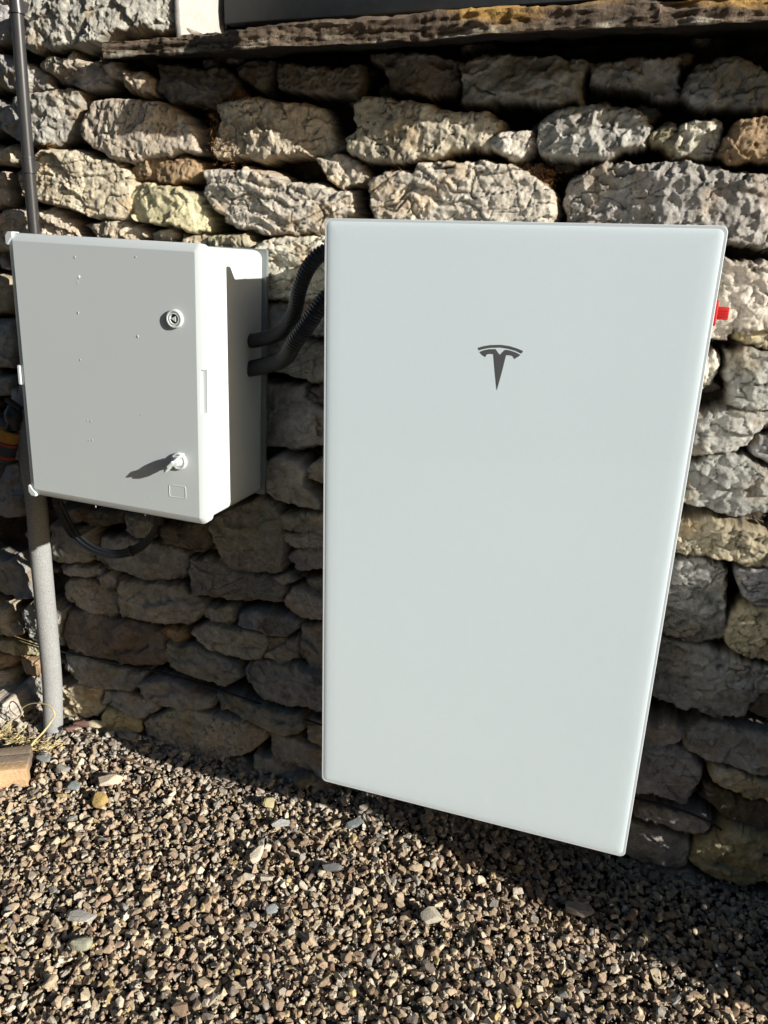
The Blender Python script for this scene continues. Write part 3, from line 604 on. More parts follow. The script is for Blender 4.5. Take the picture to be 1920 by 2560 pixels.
EM = [[0.2712, 1.1141], [0.2777, 1.1172], [0.2857, 1.1193], [0.2961, 1.1201], [0.3036, 1.1111], [0.3115, 1.1201], [0.3181, 1.1198], [0.3275, 1.1174], [0.3364, 1.1139], [0.3327, 1.1104], [0.3275, 1.107], [0.3263, 1.1099], [0.3234, 1.1118], [0.3199, 1.1122], [0.3136, 1.112], [0.3089, 1.0841], [0.3035, 1.0561], [0.2984, 1.0844], [0.2938, 1.1122], [0.2874, 1.1121], [0.2828, 1.1109], [0.2806, 1.1069], [0.2753, 1.11]]
AR = [[0.268, 1.1205], [0.276, 1.1233], [0.2875, 1.1259], [0.3037, 1.1273], [0.3176, 1.1263], [0.3293, 1.1237], [0.3398, 1.1201], [0.3379, 1.1163], [0.3285, 1.1198], [0.3168, 1.1222], [0.304, 1.1232], [0.2879, 1.1217], [0.2775, 1.1191], [0.2701, 1.1165]]
bm = bmesh.new()
for P in (EM, AR):
    v0 = [bm.verts.new((a, -.0004, b)) for a, b in P]; v1 = [bm.verts.new((a, .0002, b)) for a, b in P]
    bm.faces.new(v0); bm.faces.new(v1[::-1])
    for i in range(len(P)):
        j = (i+1) % len(P); bm.faces.new((v0[i], v1[i], v1[j], v0[j]))
bmesh.ops.recalc_face_normals(bm, faces=bm.faces[:])
bp(from_bm('emblem', bm, M_emblem, bat))
# red isolator switch on the right flank
sw = bp(stack('isolator_switch', .044, .038, [(.022, 0), (.001, 0), (0, .001)], M_red, bat, r=.006, smooth=25))
sw.rotation_euler = (0, 0, math.radians(90)); sw.location = (.617, .058, 1.2075)
sw.data.transform(Matrix.Identity(4))
bm = bmesh.new(); bx(bm, -.001, .0175, -.0055, .0055, -.0095, .0095, bev=.0015)
for k in (-.004, .0, .004): bx(bm, .001, .0170, -.0061, .0061, k-.0006, k+.0006)
kn = from_bm('knob', bm, M_red, sw, True, 40)
kn.matrix_parent_inverse = Matrix.Identity(4); kn.rotation_euler = (0, 0, math.radians(-90)); kn.location = (.022, .0, -.0195)

# ---------------------------------------------------------------- electrical enclosure
cab = empty('electrical_enclosure', (-.6307, -.0242, 1.2742), (-.0176, .0225, .0009))
tag(cab, 'pale grey plastic electrical cabinet with a closed door, lock and winged key', 'cabinet')
CW, CH = .4156, .5102
door = stack('door', CW, CH, [(.027, .001), (.026, 0), (.0085, 0), (.0060, .0012), (.0042, .004), (.0006, .0125), (0, .0145)], M_door, cab, r=.014, smooth=30)
stack('body', CW-.006, CH-.008, [(.029, .004), (.031, .0008), (.034, 0), (.222, 0), (.228, .001)], M_body, cab, r=.018, ox=.003, oz=-.004, smooth=30)
stack('seal', CW-.014, CH-.014, [(.0275, 0), (.0295, 0)], M_recess, cab, r=.012, ox=.007, oz=-.007)
stack('back_plate', CW+.012, CH-.004, [(.2285, 0), (.237, 0)], M_plate, cab, r=.004, ox=-.006, oz=-.002)
# finger recess cut into the door's right front edge
bm = bmesh.new(); bx(bm, -.0085, .02, -.02, .0105, -.0475, .0475); vs = [e for e in bm.edges if abs(e.verts[0].co.y-e.verts[1].co.y) > .01 and e.verts[0].co.x < 0]
bmesh.ops.bevel(bm, geom=vs, offset=.008, segments=5, affect='EDGES')
ct = from_bm('cut', bm); ct.matrix_world = cab.matrix_basis @ Matrix.Translation((CW, .0, -.2545))
mo = door.modifiers.new('cut', 'BOOLEAN'); mo.operation = 'DIFFERENCE'; mo.object = ct; mo.solver = 'EXACT'
bpy.context.view_layer.update(); dg = bpy.context.evaluated_depsgraph_get()
nm = bpy.data.meshes.new_from_object(door.evaluated_get(dg)); nm.name = 'door'
door.modifiers.clear(); door.data = nm; bpy.data.objects.remove(ct)
def hinge(pts, y0=-.0004, y1=.02):
    return extrude_poly('hinge_cap', pts, 'y', y0, y1, M_door, door, bev=.0012)
hinge([(-.0018, -.006), (-.0018, -.021), (.0025, -.0225), (.0155, -.0075), (.0150, .0016), (.004, .0016)])
hinge([(-.0018, -CH+.006), (-.0018, -CH+.020), (.002, -CH+.0215), (.0165, -CH+.0055), (.0155, -CH-.0016), (.005, -CH-.0016)])
hinge([(-.0016, -.245), (.005, -.245), (.005, -.283), (-.0016, -.283)])
# upper lock
lk = empty('lock', (.3594, 0, -.1289)); lk.parent = door
lathe('collar', [(.0165, .001), (.0165, -.0035), (.0150, -.005), (.0128, -.005), (.0122, -.0035), (.0112, -.0035), (.0106, -.0045), (.0085, -.0045), (.008, -.001), (.0079, .001)], M_body, lk, 40)
lathe('socket', [(.0079, -.0008), (.0, -.0008)], M_dk, lk, 32)
extrude_poly('triangle_pin', [(-.0062, 0), (.0036, .0052), (.0036, -.0052)], 'y', -.0005, -.0042, M_body, lk)
# lower lock with the winged key
kh = empty('key_lock', (.3600, 0, -.3890)); kh.parent = door
lathe('collar', [(.0165, .001), (.0165, -.0035), (.0150, -.005), (.0128, -.005), (.0122, -.0035), (.0112, -.0035), (.0106, -.0045), (.0, -.0045)], M_body, kh, 40)
lathe('stem', [(.0085, -.004), (.0080, -.012), (.0070, -.018), (.0, -.019)], M_body, kh, 32)
kw = extrude_poly('winged_key', [(-.0060, .008), (-.018, .0095), (-.0285, .014), (-.0285, .021), (-.020, .0265), (-.0085, .0285), (-.0085, .033), (.0085, .033), (.0085, .0285), (.020, .0265), (.0285, .021), (.0285, .014), (.018, .0095), (.0060, .008)], 'x', -.0021, .0021, M_body, kh, bev=.0009)
# polygon was (y', z'): map a->diagonal, b->outward
mtx = Matrix(((0, 0, 0, 0), (0, 0, 0, 0), (0, 0, 0, 0), (0, 0, 0, 1)))
ca, sa = math.cos(math.radians(44)), math.sin(math.radians(44))
KR = Matrix(((-sa, ca, 0, 0), (0, 0, -1, 0), (ca, sa, 0, 0), (0, 0, 0, 1)))
kw.data.transform(KR)
# blank label field: a fine raised outline
lw, lh = .0355, .0235
ring = []
for px, pz in rrect(lw, lh, .003, 4): ring.append(Vector((.3366+px, -.0001, -.4382+pz)))
ring.append(ring[0].copy()); ring.append(ring[1].copy())
tube('label_field', ring, .0006, M_body, door, seg=6, cap=False)
# rain drops
for i, (x, z) in enumerate([[0.1526, -0.0362], [0.2823, -0.0286], [0.1586, -0.0706], [0.1552, -0.0799], [0.1516, -0.1341], [0.2794, -0.1662], [0.1499, -0.2209], [0.1564, -0.3367], [0.1648, -0.3365], [0.1572, -0.3746], [0.1648, -0.3736], [0.279, -0.3113], [0.2865, -0.4724], [0.1635, -0.5101], [0.2791, -0.5097]]):
    r = random.uniform(.0009, .0019)
    bm = bmesh.new(); bmesh.ops.create_icosphere(bm, subdivisions=2, radius=1, matrix=Matrix.Diagonal((r, r*.4, r*1.6, 1)))
    d = from_bm('water_drop', bm, M_drop, door, True); d.location = (x, -.0001, z)

# ---------------------------------------------------------------- conduits and pipes
def corr(name, P, r, label):
    S = resample(spline(P, 14), .00125)
    o = tube(name, S, r, M_cond, seg=22, prof=lambda i: r*(1.0, 1.0, .97, .80, .81)[i % 5])
    tag(o, label, 'conduit', 'black corrugated conduits between the cabinet and the battery'); return o
corr('corrugated_conduit', [(-.228, .155, 1.085), (-.204, .15, 1.089), (-.150, .135, 1.107), (-.108, .11, 1.146), (-.086, .09, 1.194), (-.063, .08, 1.232), (-.036, .08, 1.256), (.0, .085, 1.264), (.03, .095, 1.262)], .0142, 'upper black corrugated conduit curving from the cabinet to the battery')
corr('corrugated_conduit', [(-.228, .152, 1.030), (-.203, .15, 1.036), (-.138, .125, 1.060), (-.098, .09, 1.096), (-.065, .08, 1.133), (-.040, .08, 1.168), (-.015, .085, 1.192), (.03, .095, 1.21)], .0165, 'lower and thicker black corrugated conduit curving from the cabinet to the battery')
dp = empty('conduit_pipe', (-.772, .205, 1.24)); tag(dp, 'straight dark rigid pipe running up the wall above the cabinet', 'pipe')
DI = Matrix.Translation((.772, -.205, -1.24))
P = [Vector(p) for p in ((-.725, .205, 2.4), (-.753, .205, 1.712), (-.763, .205, 1.498), (-.771, .205, 1.279), (-.774, .205, 1.12))]
tube('tube', P, .0122, M_pipe, dp, seg=28).matrix_parent_inverse = DI
for z, x in ((1.412, -.7663), (1.704, -.7533)):
    cl = lathe('pipe_clip', [(.0123, -.016), (.0146, -.016), (.0146, -.011), (.0136, -.011), (.0136, .011), (.0146, .011), (.0146, .016), (.0123, .016)], M_pipe, dp, 28, (x, .205, z), 'z'); cl.matrix_parent_inverse = DI
    b = box('clip_foot', (x-.008, x+.008, .212, .262, z-.010, z+.010), M_pipe, cl, .002); b.matrix_parent_inverse = Matrix.Identity(4)
S = spline([(-.800, .205, 1.02), (-.826, .19, .90), (-.832, .18, .78), (-.831, .18, .66), (-.838, .18, .53), (-.845, .18, .33), (-.852, .18, .16), (-.859, .175, .05), (-.866, .175, -.01)], 6)
ip = tube('insulated_pipe', S, .0250, M_foam, seg=30)
tag(ip, 'thick speckled grey foam covered pipe standing on the gravel at the left', 'pipe')
# cable loop: a bundle of three strands with a tie and a gland
cb = empty('cable_loop', (-.62, .17, .56)); tag(cb, 'black cable bundle hanging in a loop under the cabinet', 'cable')
CI = Matrix.Translation((.62, -.17, -.56))
Lp = [(-.764, .18, .80), (-.762, .17, .69), (-.752, .17, .648), (-.721, .17, .594), (-.666, .17, .563), (-.604, .17, .561), (-.540, .17, .587), (-.496, .17, .632), (-.476, .165, .69), (-.470, .16, .76)]
for dx, dz, r in ((0, 0, .0048), (.002, .0075, .0044), (-.001, -.0068, .0036)):
    Q = [Vector((x+dx*2, y+dx, z+dz*(1 if .60 > z else .6)+0)) for x, y, z in Lp]
    for i, q in enumerate(Q): q.x += dz*(.7 if i < 4 else (-.7 if i > 5 else 0))
    tube('strand', spline(Q, 8), r, M_cable, cb, seg=12).matrix_parent_inverse = CI
lathe('gland', [(.010, -.03), (.015, -.03), (.015, -.008), (.018, -.006), (.018, .012), (.012, .03)], M_dk, cb, 12, (-.477, .166, .69), 'z').matrix_parent_inverse = CI
for x, z, a in ((-.560, .577, 20), (-.757, .665, -72)):
    t_ = lathe('cable_tie', [(.0120, -.003), (.0132, -.003), (.0132, .003), (.0120, .003)], M_dk, cb, 20, (0, 0, 0), 'x')
    t_.matrix_parent_inverse = CI; t_.location = (x, .171, z); t_.rotation_euler = (0, math.radians(-a), 0); t_.scale = (1, .72, 1)
Wp = [(-1.4, .235, .25), (-1.14, .230, .237), (-1.057, .228, .228), (-.91, .226, .214), (-.729, .224, .216), (-.545, .222, .220), (-.405, .222, .211), (-.271, .221, .196), (-.163, .220, .183), (-.04, .220, .174), (.30, .220, .172), (.637, .216, .177), (.709, .214, .176), (.782, .212, .163), (.841, .21, .126), (.90, .21, .118), (1.1, .22, .12)]
tag(tube('thin_cable', spline([(a, b+.010, c) for a, b, c in Wp], 8), .0026, M_cable, seg=8), 'thin black cable tucked along the low joint of the stone wall', 'cable')
# garden tap and hose connector
tp = empty('garden_tap', (-.83, .15, .85)); tag(tp, 'black garden tap half hidden behind the left edge of the cabinet', 'tap')
TI = Matrix.Translation((.83, -.15, -.85))
lathe('valve_body', [(.010, -.034), (.012, -.02), (.019, -.012), (.021, 0), (.019, .012), (.012, .02), (.010, .026)], M_dk, tp, 24, (-.842, .155, .876), 'z').matrix_parent_inverse = TI
o = tube('spout', [Vector(p) for p in ((-.815, .24, .884), (-.828, .19, .880), (-.842, .155, .876))], .010, M_dk, tp, seg=16); o.matrix_parent_inverse = TI
o = box('lever', (-.022, .022, -.007, .007, -.004, .004), M_dk, tp, .002); o.location = (-.830, .148, .905); o.rotation_euler = (0, math.radians(28), 0); o.matrix_parent_inverse = TI
hc = empty('hose_connector', (-.875, .15, .79), (math.radians(-8), math.radians(17), 0)); tag(hc, 'orange, grey and red garden hose connector below the black tap', 'hose connector')
pr = []
for k in range(48):
    pass
lathe('collar_ring', [(.017, .035), (.0245, .036), (.0262, .030), (.0255, .012), (.0235, .010)], M_orange, hc, 40, (0, 0, .015), 'z')
lathe('barrel', [(.0238, .026), (.0240, .008), (.0225, -.020), (.017, -.026)], M_hgrey, hc, 40, (0, 0, .0), 'z')
for z in (.019, -.012): lathe('red_band', [(.0236, -.003), (.0249, -.0025), (.0249, .0025), (.0236, .003)], M_hred, hc, 40, (0, 0, z), 'z')
tube('nozzle', [Vector((0, 0, .05)), Vector((0, 0, .075))], .011, M_dk, hc, seg=16)
tube('hose', spline([(0, 0, -.02), (-.005, 0, -.06), (-.04, .01, -.13), (-.12, .03, -.20), (-.26, .04, -.26)], 8), .0095, M_hgrey, hc, seg=14)

# ---------------------------------------------------------------- wooden boards
wd = empty('timber_step', (-.93, .0, 0), (0, 0, math.radians(0))); tag(wd, 'corner of a weathered grey brown timber step on the gravel at the left edge', 'timber step')
WDI = Matrix.Translation((.93, 0, 0))
u = Vector((-.86, -.51, 0)).normalized(); corner = Vector((-.773, -.018, 0)); v_ = Vector((-.51, .86, 0)).normalized()
def plank(name, a0, a1, b0, b1, z0, z1, m):
    bm = bmesh.new(); bx(bm, a0, a1, b0, b1, z0, z1, bev=.002)
    Mx = Matrix(((u.x, v_.x, 0, corner.x), (u.y, v_.y, 0, corner.y), (0, 0, 1, 0), (0, 0, 0, 1)))
    bm.transform(Mx); bmesh.ops.recalc_face_normals(bm, faces=bm.faces[:])
    o = from_bm(name, bm, m, wd, True, 40); o.matrix_parent_inverse = WDI
plank('edge_board', 0, .9, 0, .028, -.015, .043, M_wood2)
for k in range(2): plank('plank', .001+.004*k, .9, .0285+.033*k, .060+.033*k, .012, .0445, M_wood)

# ---------------------------------------------------------------- gravel
def rock(n, bev, seed, flat=.62):
    r = random.Random(seed); bm = bmesh.new()
    sx, sy, sz = r.uniform(.85, 1.35), r.uniform(.65, .95), r.uniform(flat*.7, flat*1.2)
    for i in range(n):
        v = Vector((r.gauss(0, 1), r.gauss(0, 1), r.gauss(0, 1))).normalized()
        v = Vector([math.copysign(abs(c)**.75, c) for c in v])*r.uniform(.82, 1.0)
        bm.verts.new((v.x*sx, v.y*sy, v.z*sz))
    h = bmesh.ops.convex_hull(bm, input=bm.verts[:])
    bmesh.ops.delete(bm, geom=[g for g in h['geom_interior'] if isinstance(g, bmesh.types.BMVert)], context='VERTS')
    bmesh.ops.dissolve_limit(bm, angle_limit=math.radians(14), verts=bm.verts[:], edges=bm.edges[:])
    if bev: bmesh.ops.bevel(bm, geom=bm.edges[:], offset=bev, segments=1, affect='EDGES', clamp_overlap=True)
    bmesh.ops.triangulate(bm, faces=bm.faces[:]); bm.normal_update()
    bm.verts.ensure_lookup_table()
    V = np.array([v.co[:] for v in bm.verts]); F = np.array([[v.index for v in f.verts] for f in bm.faces]); bm.free(); return V, F
VN = [rock(15, .07, 100+i) for i in range(26)]; VF = [rock(10, 0, 200+i) for i in range(12)]
PAL = np.array([(.45, .36, .25), (.50, .42, .30), (.35, .27, .19), (.25, .18, .125), (.37, .33, .27), (.56, .50, .40), (.40, .29, .21), (.16, .135, .115), (.27, .26, .24), (.42, .33, .17)])*np.array([.90, .87, .83])
PW = np.array([.2, .16, .15, .11, .1, .08, .08, .05, .04, .03]); PW /= PW.sum()
def gh(x, y): return .006*fbm(x*3, y*3, 301, 3)+.012*ss(.02, .2, y)*ss(1.2, .0, np.abs(x+.2)*0)
TRIS = []; 
BIG = {'tan': (-.587, .054, .034, .013, .010, 35), }
def rotm(n, tilt):
    a = RNG.uniform(0, 2*np.pi, n); b = RNG.normal(0, tilt, n); c = RNG.normal(0, tilt, n)
    ca, sa, cb_, sb, cc, sc = np.cos(a), np.sin(a), np.cos(b), np.sin(b), np.cos(c), np.sin(c)
    Rz = np.zeros((n, 3, 3)); Rz[:, 0, 0] = ca; Rz[:, 0, 1] = -sa; Rz[:, 1, 0] = sa; Rz[:, 1, 1] = ca; Rz[:, 2, 2] = 1
    Rx = np.zeros((n, 3, 3)); Rx[:, 0, 0] = 1; Rx[:, 1, 1] = cb_; Rx[:, 1, 2] = -sb; Rx[:, 2, 1] = sb; Rx[:, 2, 2] = cb_
    Ry = np.zeros((n, 3, 3)); Ry[:, 1, 1] = 1; Ry[:, 0, 0] = cc; Ry[:, 0, 2] = sc; Ry[:, 2, 0] = -sc; Ry[:, 2, 2] = cc
    return Rz @ Rx @ Ry
def scatter(x0, x1, y0, y1, sp, smin, smax, zoff, variants, tilt, excl=None, grey=False):
    nx_, ny_ = int((x1-x0)/sp), int((y1-y0)/sp)
    gx_, gy_ = np.meshgrid(np.arange(nx_), np.arange(ny_))
    x = x0+(gx_.ravel()+RNG.uniform(-.1, 1.1, gx_.size))*sp; y = y0+(gy_.ravel()+RNG.uniform(-.1, 1.1, gx_.size))*sp
    if excl is not None:
        k = ~excl(x, y); x, y = x[k], y[k]
    n = len(x); sc = smin+(smax-smin)*RNG.beta(1.6, 2.8, n); Rm = rotm(n, tilt)
    z = gh(x, y)+zoff+RNG.uniform(-.006, .005, n)+sc*.25
    ci = RNG.choice(len(PAL), n, p=PW); col = PAL[ci]*RNG.uniform(.82, 1.15, (n, 1))
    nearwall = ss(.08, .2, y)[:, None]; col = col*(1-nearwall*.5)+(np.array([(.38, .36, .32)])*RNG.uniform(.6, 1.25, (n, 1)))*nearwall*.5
    vi = RNG.integers(0, len(variants), n); VV, FF, CC = [], [], []; base = 0
    for k, (V, F) in enumerate(variants):
        idx = np.nonzero(vi == k)[0]
        if not len(idx): continue
        P = np.einsum('nij,vj->nvi', Rm[idx], V)*sc[idx][:, None, None]
        P += np.stack([x[idx], y[idx], z[idx]], -1)[:, None, :]
        VV.append(P.reshape(-1, 3)); m = len(idx); FF.append((F[None]+(np.arange(m)*len(V))[:, None, None]).reshape(-1, 3)+base); base += m*len(V)
        CC.append(np.repeat(col[idx], len(V), 0))
    return np.concatenate(VV), np.concatenate(FF), np.concatenate(CC)
def in_timber(x, y):
    dx, dy = x-corner.x, y-corner.y; a = dx*u.x+dy*u.y; b = dx*v_.x+dy*v_.y
    return (a > -.004) & (b > -.004) & (b < .10)
def ex_near(x, y): return in_timber(x, y) | (np.hypot(x+.862, y-.175) < .029)
def ex_far(x, y): return ((x > -1.5) & (x < 1.45) & (y > -1.0)) | in_timber(x, y)
parts = [scatter(-1.5, 1.45, -1.0, .255, .0128, .0052, .0120, -.019, VN, .7, ex_near),
         scatter(-1.5, 1.45, -1.0, .25, .0148, .0056, .0140, -.0090, VN, .6, ex_near),
         scatter(-1.5, 1.45, -1.0, .25, .040, .0072, .0165, -.003, VN, .5, ex_near),
         scatter(-1.5, 1.45, -1.0, .25, .0125, .0018, .0042, -.004, VF, .8, ex_near),
         scatter(-2.3, 2.3, -1.8, .24, .015, .006, .014, -.012, VF, .6, ex_far)]
VV, FF, CC = [], [], []; b0 = 0
for V, F, K in parts: VV.append(V); FF.append(F+b0); CC.append(K); b0 += len(V)
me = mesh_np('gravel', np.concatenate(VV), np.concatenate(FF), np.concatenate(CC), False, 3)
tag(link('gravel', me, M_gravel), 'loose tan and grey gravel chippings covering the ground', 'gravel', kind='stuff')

# larger loose stones that stand out of the gravel
def loose(name, x, y, sx, sy, sz, rot, col, label, seed, rnd=.08, z=.014, tilt=0, n=18, cat='stone', sub=0):
    r = random.Random(seed); bm = bmesh.new()
    for i in range(n):
        v = Vector((r.gauss(0, 1), r.gauss(0, 1), r.gauss(0, 1))).normalized(); v = Vector([math.copysign(abs(c)**.8, c) for c in v])*r.uniform(.85, 1)
        bm.verts.new((v.x*sx, v.y*sy, v.z*sz))
    h = bmesh.ops.convex_hull(bm, input=bm.verts[:])
    bmesh.ops.delete(bm, geom=[g for g in h['geom_interior'] if isinstance(g, bmesh.types.BMVert)], context='VERTS')
    bmesh.ops.dissolve_limit(bm, angle_limit=math.radians(12), verts=bm.verts[:], edges=bm.edges[:])
    bmesh.ops.bevel(bm, geom=bm.edges[:], offset=min(sx, sy, sz)*rnd*3, segments=2, affect='EDGES', clamp_overlap=True)
    me_ = bpy.data.meshes.new(name); bm.to_mesh(me_); bm.free()
    me_.polygons.foreach_set('use_smooth', [True]*len(me_.polygons))
    me_.set_sharp_from_angle(angle=math.radians(60 if rnd > .2 else 30))
    a = me_.color_attributes.new('Col', 'FLOAT_COLOR', 'POINT'); a.data.foreach_set('color', list((*col, 1))*len(me_.vertices))
    o = link(name, me_, M_gravel); o.location = (x, y, z-.013+float(gh(np.array([x]), np.array([y]))[0])); o.rotation_euler = (math.radians(tilt), math.radians(tilt*.4), math.radians(rot))
    tag(o, label, cat, 'larger stones lying on the gravel')
L = loose
L('loose_stone', -.587, .050, .040, .017, .013, 35, (.50, .41, .30), 'long pale tan stone lying on the gravel right of the grey pipe', 1, .12, .022, 10)
L('loose_stone', -.563, -.016, .021, .024, .013, 60, (.36, .25, .09), 'ochre brown stone just in front of the long pale tan stone', 2, .1, .022, 25)
L('loose_stone', -.654, .003, .019, .016, .006, 10, (.20, .22, .215), 'flat slate grey green stone left of the ochre brown stone', 3, .1, .022, 12)
L('loose_stone', -.725, .046, .023, .014, .008, 30, (.22, .205, .185), 'flat dark grey stone between the timber step and the long tan stone', 4, .1, .021, 14)
L('loose_stone', -.795, .062, .024, .017, .006, -10, (.19, .205, .20), 'blue grey slate piece beside the timber step corner', 5, .08, .021, 12)
L('loose_stone', -.815, .090, .020, .014, .013, 5, (.44, .43, .36), 'rounded pale speckled stone at the timber step corner', 6, .4, .020)
L('loose_stone', -.377, -.307, .032, .015, .006, 15, (.33, .31, .27), 'flat grey stone above the smooth olive pebble at lower left', 7, .1, .024, 8)
L('loose_stone', -.340, -.356, .025, .018, .013, 12, (.30, .29, .21), 'smooth rounded olive pebble on the lower left gravel', 8, .5, .022)
L('loose_stone', -.183, .108, .020, .018, .013, 50, (.36, .31, .17), 'squarish mossy ochre stone near the shadow edge left of the battery', 9, .1, .020, 20)
L('loose_stone', -.125, .062, .024, .017, .006, 20, (.32, .31, .29), 'flat pale grey triangular stone below the squarish ochre stone', 10, .07, .022, 15, 9)
L('loose_stone', .031, .122, .026, .014, .008, 50, (.15, .165, .16), 'dark slate wedge lying under the lower left corner of the battery', 11, .07, .022, 15)
L('loose_stone', -.135, .205, .032, .022, .030, 40, (.17, .165, .155), 'large dark upright stone in the shade against the wall base', 12, .1, .026, 10)
L('loose_stone', .033, -.017, .025, .012, .006, 25, (.13, .13, .125), 'dark thin slate slab lying flat on the gravel below the battery', 13, .07, .023, 10)
L('loose_stone', -.037, -.163, .016, .012, .006, 50, (.22, .235, .235), 'small blue grey stone in the middle of the gravel', 14, .1, .023, 15)
L('loose_stone', -.137, -.036, .015, .027, .012, -15, (.47, .41, .31), 'upright pale tan wedge in the middle of the gravel', 15, .1, .022, 25)
L('loose_stone', .265, -.061, .026, .020, .014, 30, (.38, .34, .26), 'pale angular stone in the sun right of the dark slate slab', 16, .1, .022, 15)
L('loose_stone', .546, .055, .034, .020, .014, 10, (.34, .30, .25), 'large tan stone in the half shade below the battery bottom corner', 17, .12, .022, 12)
L('loose_stone', -.640, .200, .030, .014, .010, 10, (.30, .30, .29), 'flat grey stone in the shade close to the wall base', 18, .15, .024, 6)
L('loose_stone', -.745, .208, .034, .014, .008, 10, (.52, .46, .30), 'flat cream stone beside the foot of the grey pipe', 19, .1, .028, 10)
L('bark_chip', -.782, .190, .028, .013, .009, 25, (.13, .07, .055), 'upper purplish brown bark chip at the foot of the grey pipe', 20, .06, .030, 22, cat='bark chip')
L('bark_chip', -.790, .165, .026, .008, .006, 35, (.18, .10, .08), 'lower reddish brown bark chip at the foot of the grey pipe', 21, .06, .030, 10, cat='bark chip')
L('bark_chip', -.900, .185, .024, .010, .006, 40, (.20, .11, .085), 'reddish brown bark chip left of the grey pipe', 22, .06, .024, 10, cat='bark chip')

# ---------------------------------------------------------------- dry plants and twigs
S = spline([(-.824, .03, .012), (-.836, .07, .035), (-.821, .10, .060), (-.812, .125, .083), (-.809, .13, .100), (-.832, .135, .114), (-.883, .14, .105), (-.918, .14, .086), (-.929, .14, .067), (-.934, .15, .045)], 8)
tag(tube('dry_stalk', S, [.0032-.0024*i/len(S) for i in range(len(S))], M_straw, seg=7), 'long pale dry grass stalk arching in a loop beside the grey pipe', 'dry grass')
bm = bmesh.new()
for i in range(260):
    t = random.random(); p = Vector((-1.02+.24*t, .085+.01*math.sin(t*7)+random.gauss(0, .012), .018+random.uniform(0, .02)))
    a = random.uniform(0, 6.28); ln = random.uniform(.010, .034); d = Vector((math.cos(a), math.sin(a), random.uniform(-.1, .7))).normalized()*ln
    s_ = Vector((-d.y, d.x, 0)).normalized()*random.uniform(.0004, .0011); mid = p+d*.6+Vector((0, 0, -.002))
    v = [bm.verts.new(q) for q in (p-s_, p+s_, mid+s_*.8, p+d, mid-s_*.8)]; bm.faces.new(v)
tag(from_bm('dry_grass_tuft', bm, M_straw), 'tangled tuft of dry yellow grass behind the timber step', 'dry grass')
def twig(P, r, label):
    S = spline(P, 6); tag(tube('twig', S, [r*(1-.6*i/len(S)) for i in range(len(S))], M_twig, seg=6), label, 'twig', 'twigs lying on the gravel')
twig([(-.80, .166, .030), (-.74, .158, .034), (-.70, .151, .033), (-.665, .146, .028)], .0019, 'thin brown twig lying from the foot of the grey pipe')
twig([(-.60, .112, .032), (-.56, .105, .036), (-.51, .100, .033), (-.46, .098, .030)], .0036, 'thicker brown twig along the shadow edge on the gravel')
twig([(-.665, .20, .036), (-.60, .17, .038), (-.54, .15, .034)], .0012, 'very thin twig in the shade by the wall base')
# dry moss and roots caught in the joints
def moss_tuft(x, z, y, sx, sz, n, label):
    bm = bmesh.new()
    for i in range(n):
        p = Vector((x+random.gauss(0, sx), y+random.gauss(0, .006), z+random.gauss(0, sz)))
        d = Vector((random.gauss(0, 1), random.gauss(-.6, .7), random.gauss(-.1, 1))).normalized()*random.uniform(.004, .013)
        s_ = d.cross(Vector((random.random(), random.random(), random.random()))).normalized()*random.uniform(.0004, .0011)
        bm.faces.new([bm.verts.new(q) for q in (p-s_, p+s_, p+d)])
    tag(from_bm('moss_tuft', bm, M_moss), label, 'moss', 'dry moss tufts in the wall joints')
moss_tuft(-0.298, 1.444, .235, 0.016, 0.018, 420, 'brown dry moss tuft left of the rough stone above the cabinet')
moss_tuft(-0.33, 1.473, .235, 0.008, 0.02, 220, 'thin strip of dark moss in the upright joint beside the rough stone')
moss_tuft(0.294, 1.4, .235, 0.02, 0.006, 300, 'orange brown moss on the top edge of the long pale stone')
moss_tuft(0.315, 1.387, .235, 0.012, 0.007, 160, 'small orange moss patch at the right shoulder of the long pale stone')
moss_tuft(-0.732, 1.456, .235, 0.014, 0.004, 160, 'dry moss fringe under the grey stone beside the dark pipe')
moss_tuft(-0.284, 1.531, .235, 0.02, 0.005, 160, 'dark moss fringe in the joint below the brown stone')
moss_tuft(0.049, 1.402, .235, 0.014, 0.003, 90, 'faint moss on the left top edge of the long pale stone')

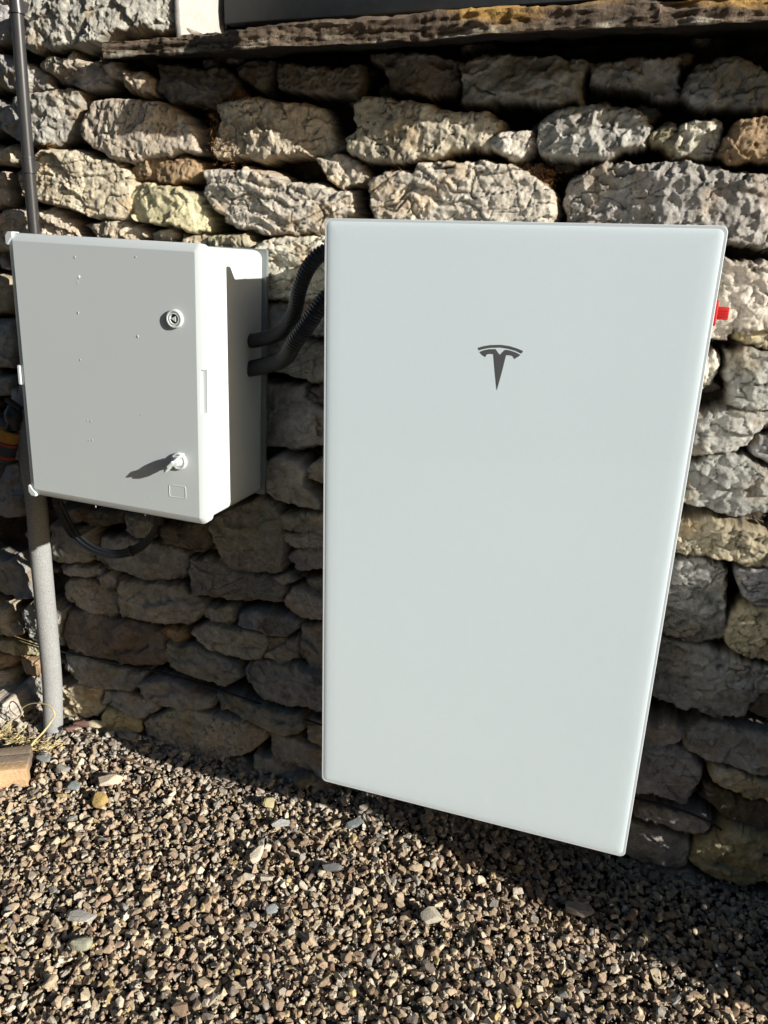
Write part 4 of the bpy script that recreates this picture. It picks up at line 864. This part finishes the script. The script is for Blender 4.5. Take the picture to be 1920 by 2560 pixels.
# ---------------------------------------------------------------- shrub just right of the view, whose shade falls on the lower wall
sh = empty('shrub', (1.35, .03, 0)); tag(sh, 'leafy green shrub standing beside the wall right of the battery', 'shrub')
SI = Matrix.Translation((-1.35, -.03, 0))
bm = bmesh.new(); rr = random.Random(3)
n = 0
while n < 9000:
    x = rr.uniform(1.08, 1.62); y = rr.uniform(-(x-.609)*.274+.026, .24); zt = .90+.05*math.sin(x*19)+.04*math.sin(y*31+1); z = rr.uniform(.02, zt)
    if perlin(np.array([y*11+x*3]), np.array([(z+.3*x)*8]), 5)[0] > (.30 if y > .02 else .55): continue
    e_ = Euler((rr.uniform(0, 6.3), rr.uniform(0, 6.3), rr.uniform(0, 6.3))).to_matrix(); l_ = rr.uniform(.012, .024); w2 = l_*.45
    pts = [(-l_, 0, 0), (-l_*.2, -w2, .002), (l_, 0, 0), (-l_*.2, w2, .002)]
    bm.faces.new([bm.verts.new(Vector((x, y, z))+e_@Vector(q)) for q in pts]); n += 1
from_bm('foliage', bm, M_leaf, sh).matrix_parent_inverse = SI
bm = bmesh.new()
for i in range(14):
    x, y = rr.uniform(1.2, 1.55), rr.uniform(-.08, .16)
    tube('', spline([(1.37+(x-1.37)*.3, .03+(y-.03)*.3, 0), (x, y, .3), (x+rr.uniform(-.05, .05), y+rr.uniform(-.04, .04), .62), (x+rr.uniform(-.08, .08), y, .86)], 4), .006, None, seg=6, bm=bm)
from_bm('stems', bm, M_bark, sh, True).matrix_parent_inverse = SI

# ---------------------------------------------------------------- leafy screen added out of view behind the camera to block sky light
HX = np.linspace(-15, 8, 460); HZ = np.linspace(-.1, 4.8, 110); hx, hz = np.meshgrid(HX, HZ)
dep = .35*fbm(hx*.9, hz*.9, 401, 4)+.12*fbm(hx*6, hz*6, 405, 3)
hy = -6.2+dep; hz2 = hz+np.where(hz > 4.6, .3*fbm(hx*1.3, hx*0, 411, 3), 0)
f = np.concatenate([np.stack([hx, hy, hz2], -1), np.stack([hx, hy*0-7.6, hz2], -1)[-1:]], 0).reshape(-1, 3)
n_ = len(HX); r_ = len(HZ)+1; ii = (np.arange(r_-1)[:, None]*n_+np.arange(n_-1)[None, :])
me = mesh_np('sky_block_hedge', f, np.stack([ii, ii+n_, ii+n_+1, ii+1], -1).reshape(-1, 4))
tag(link('sky_block_hedge', me, M_leaf), 'tall dark green leafy screen, added unseen to keep sky light off the wall', 'sky_block_hedge')
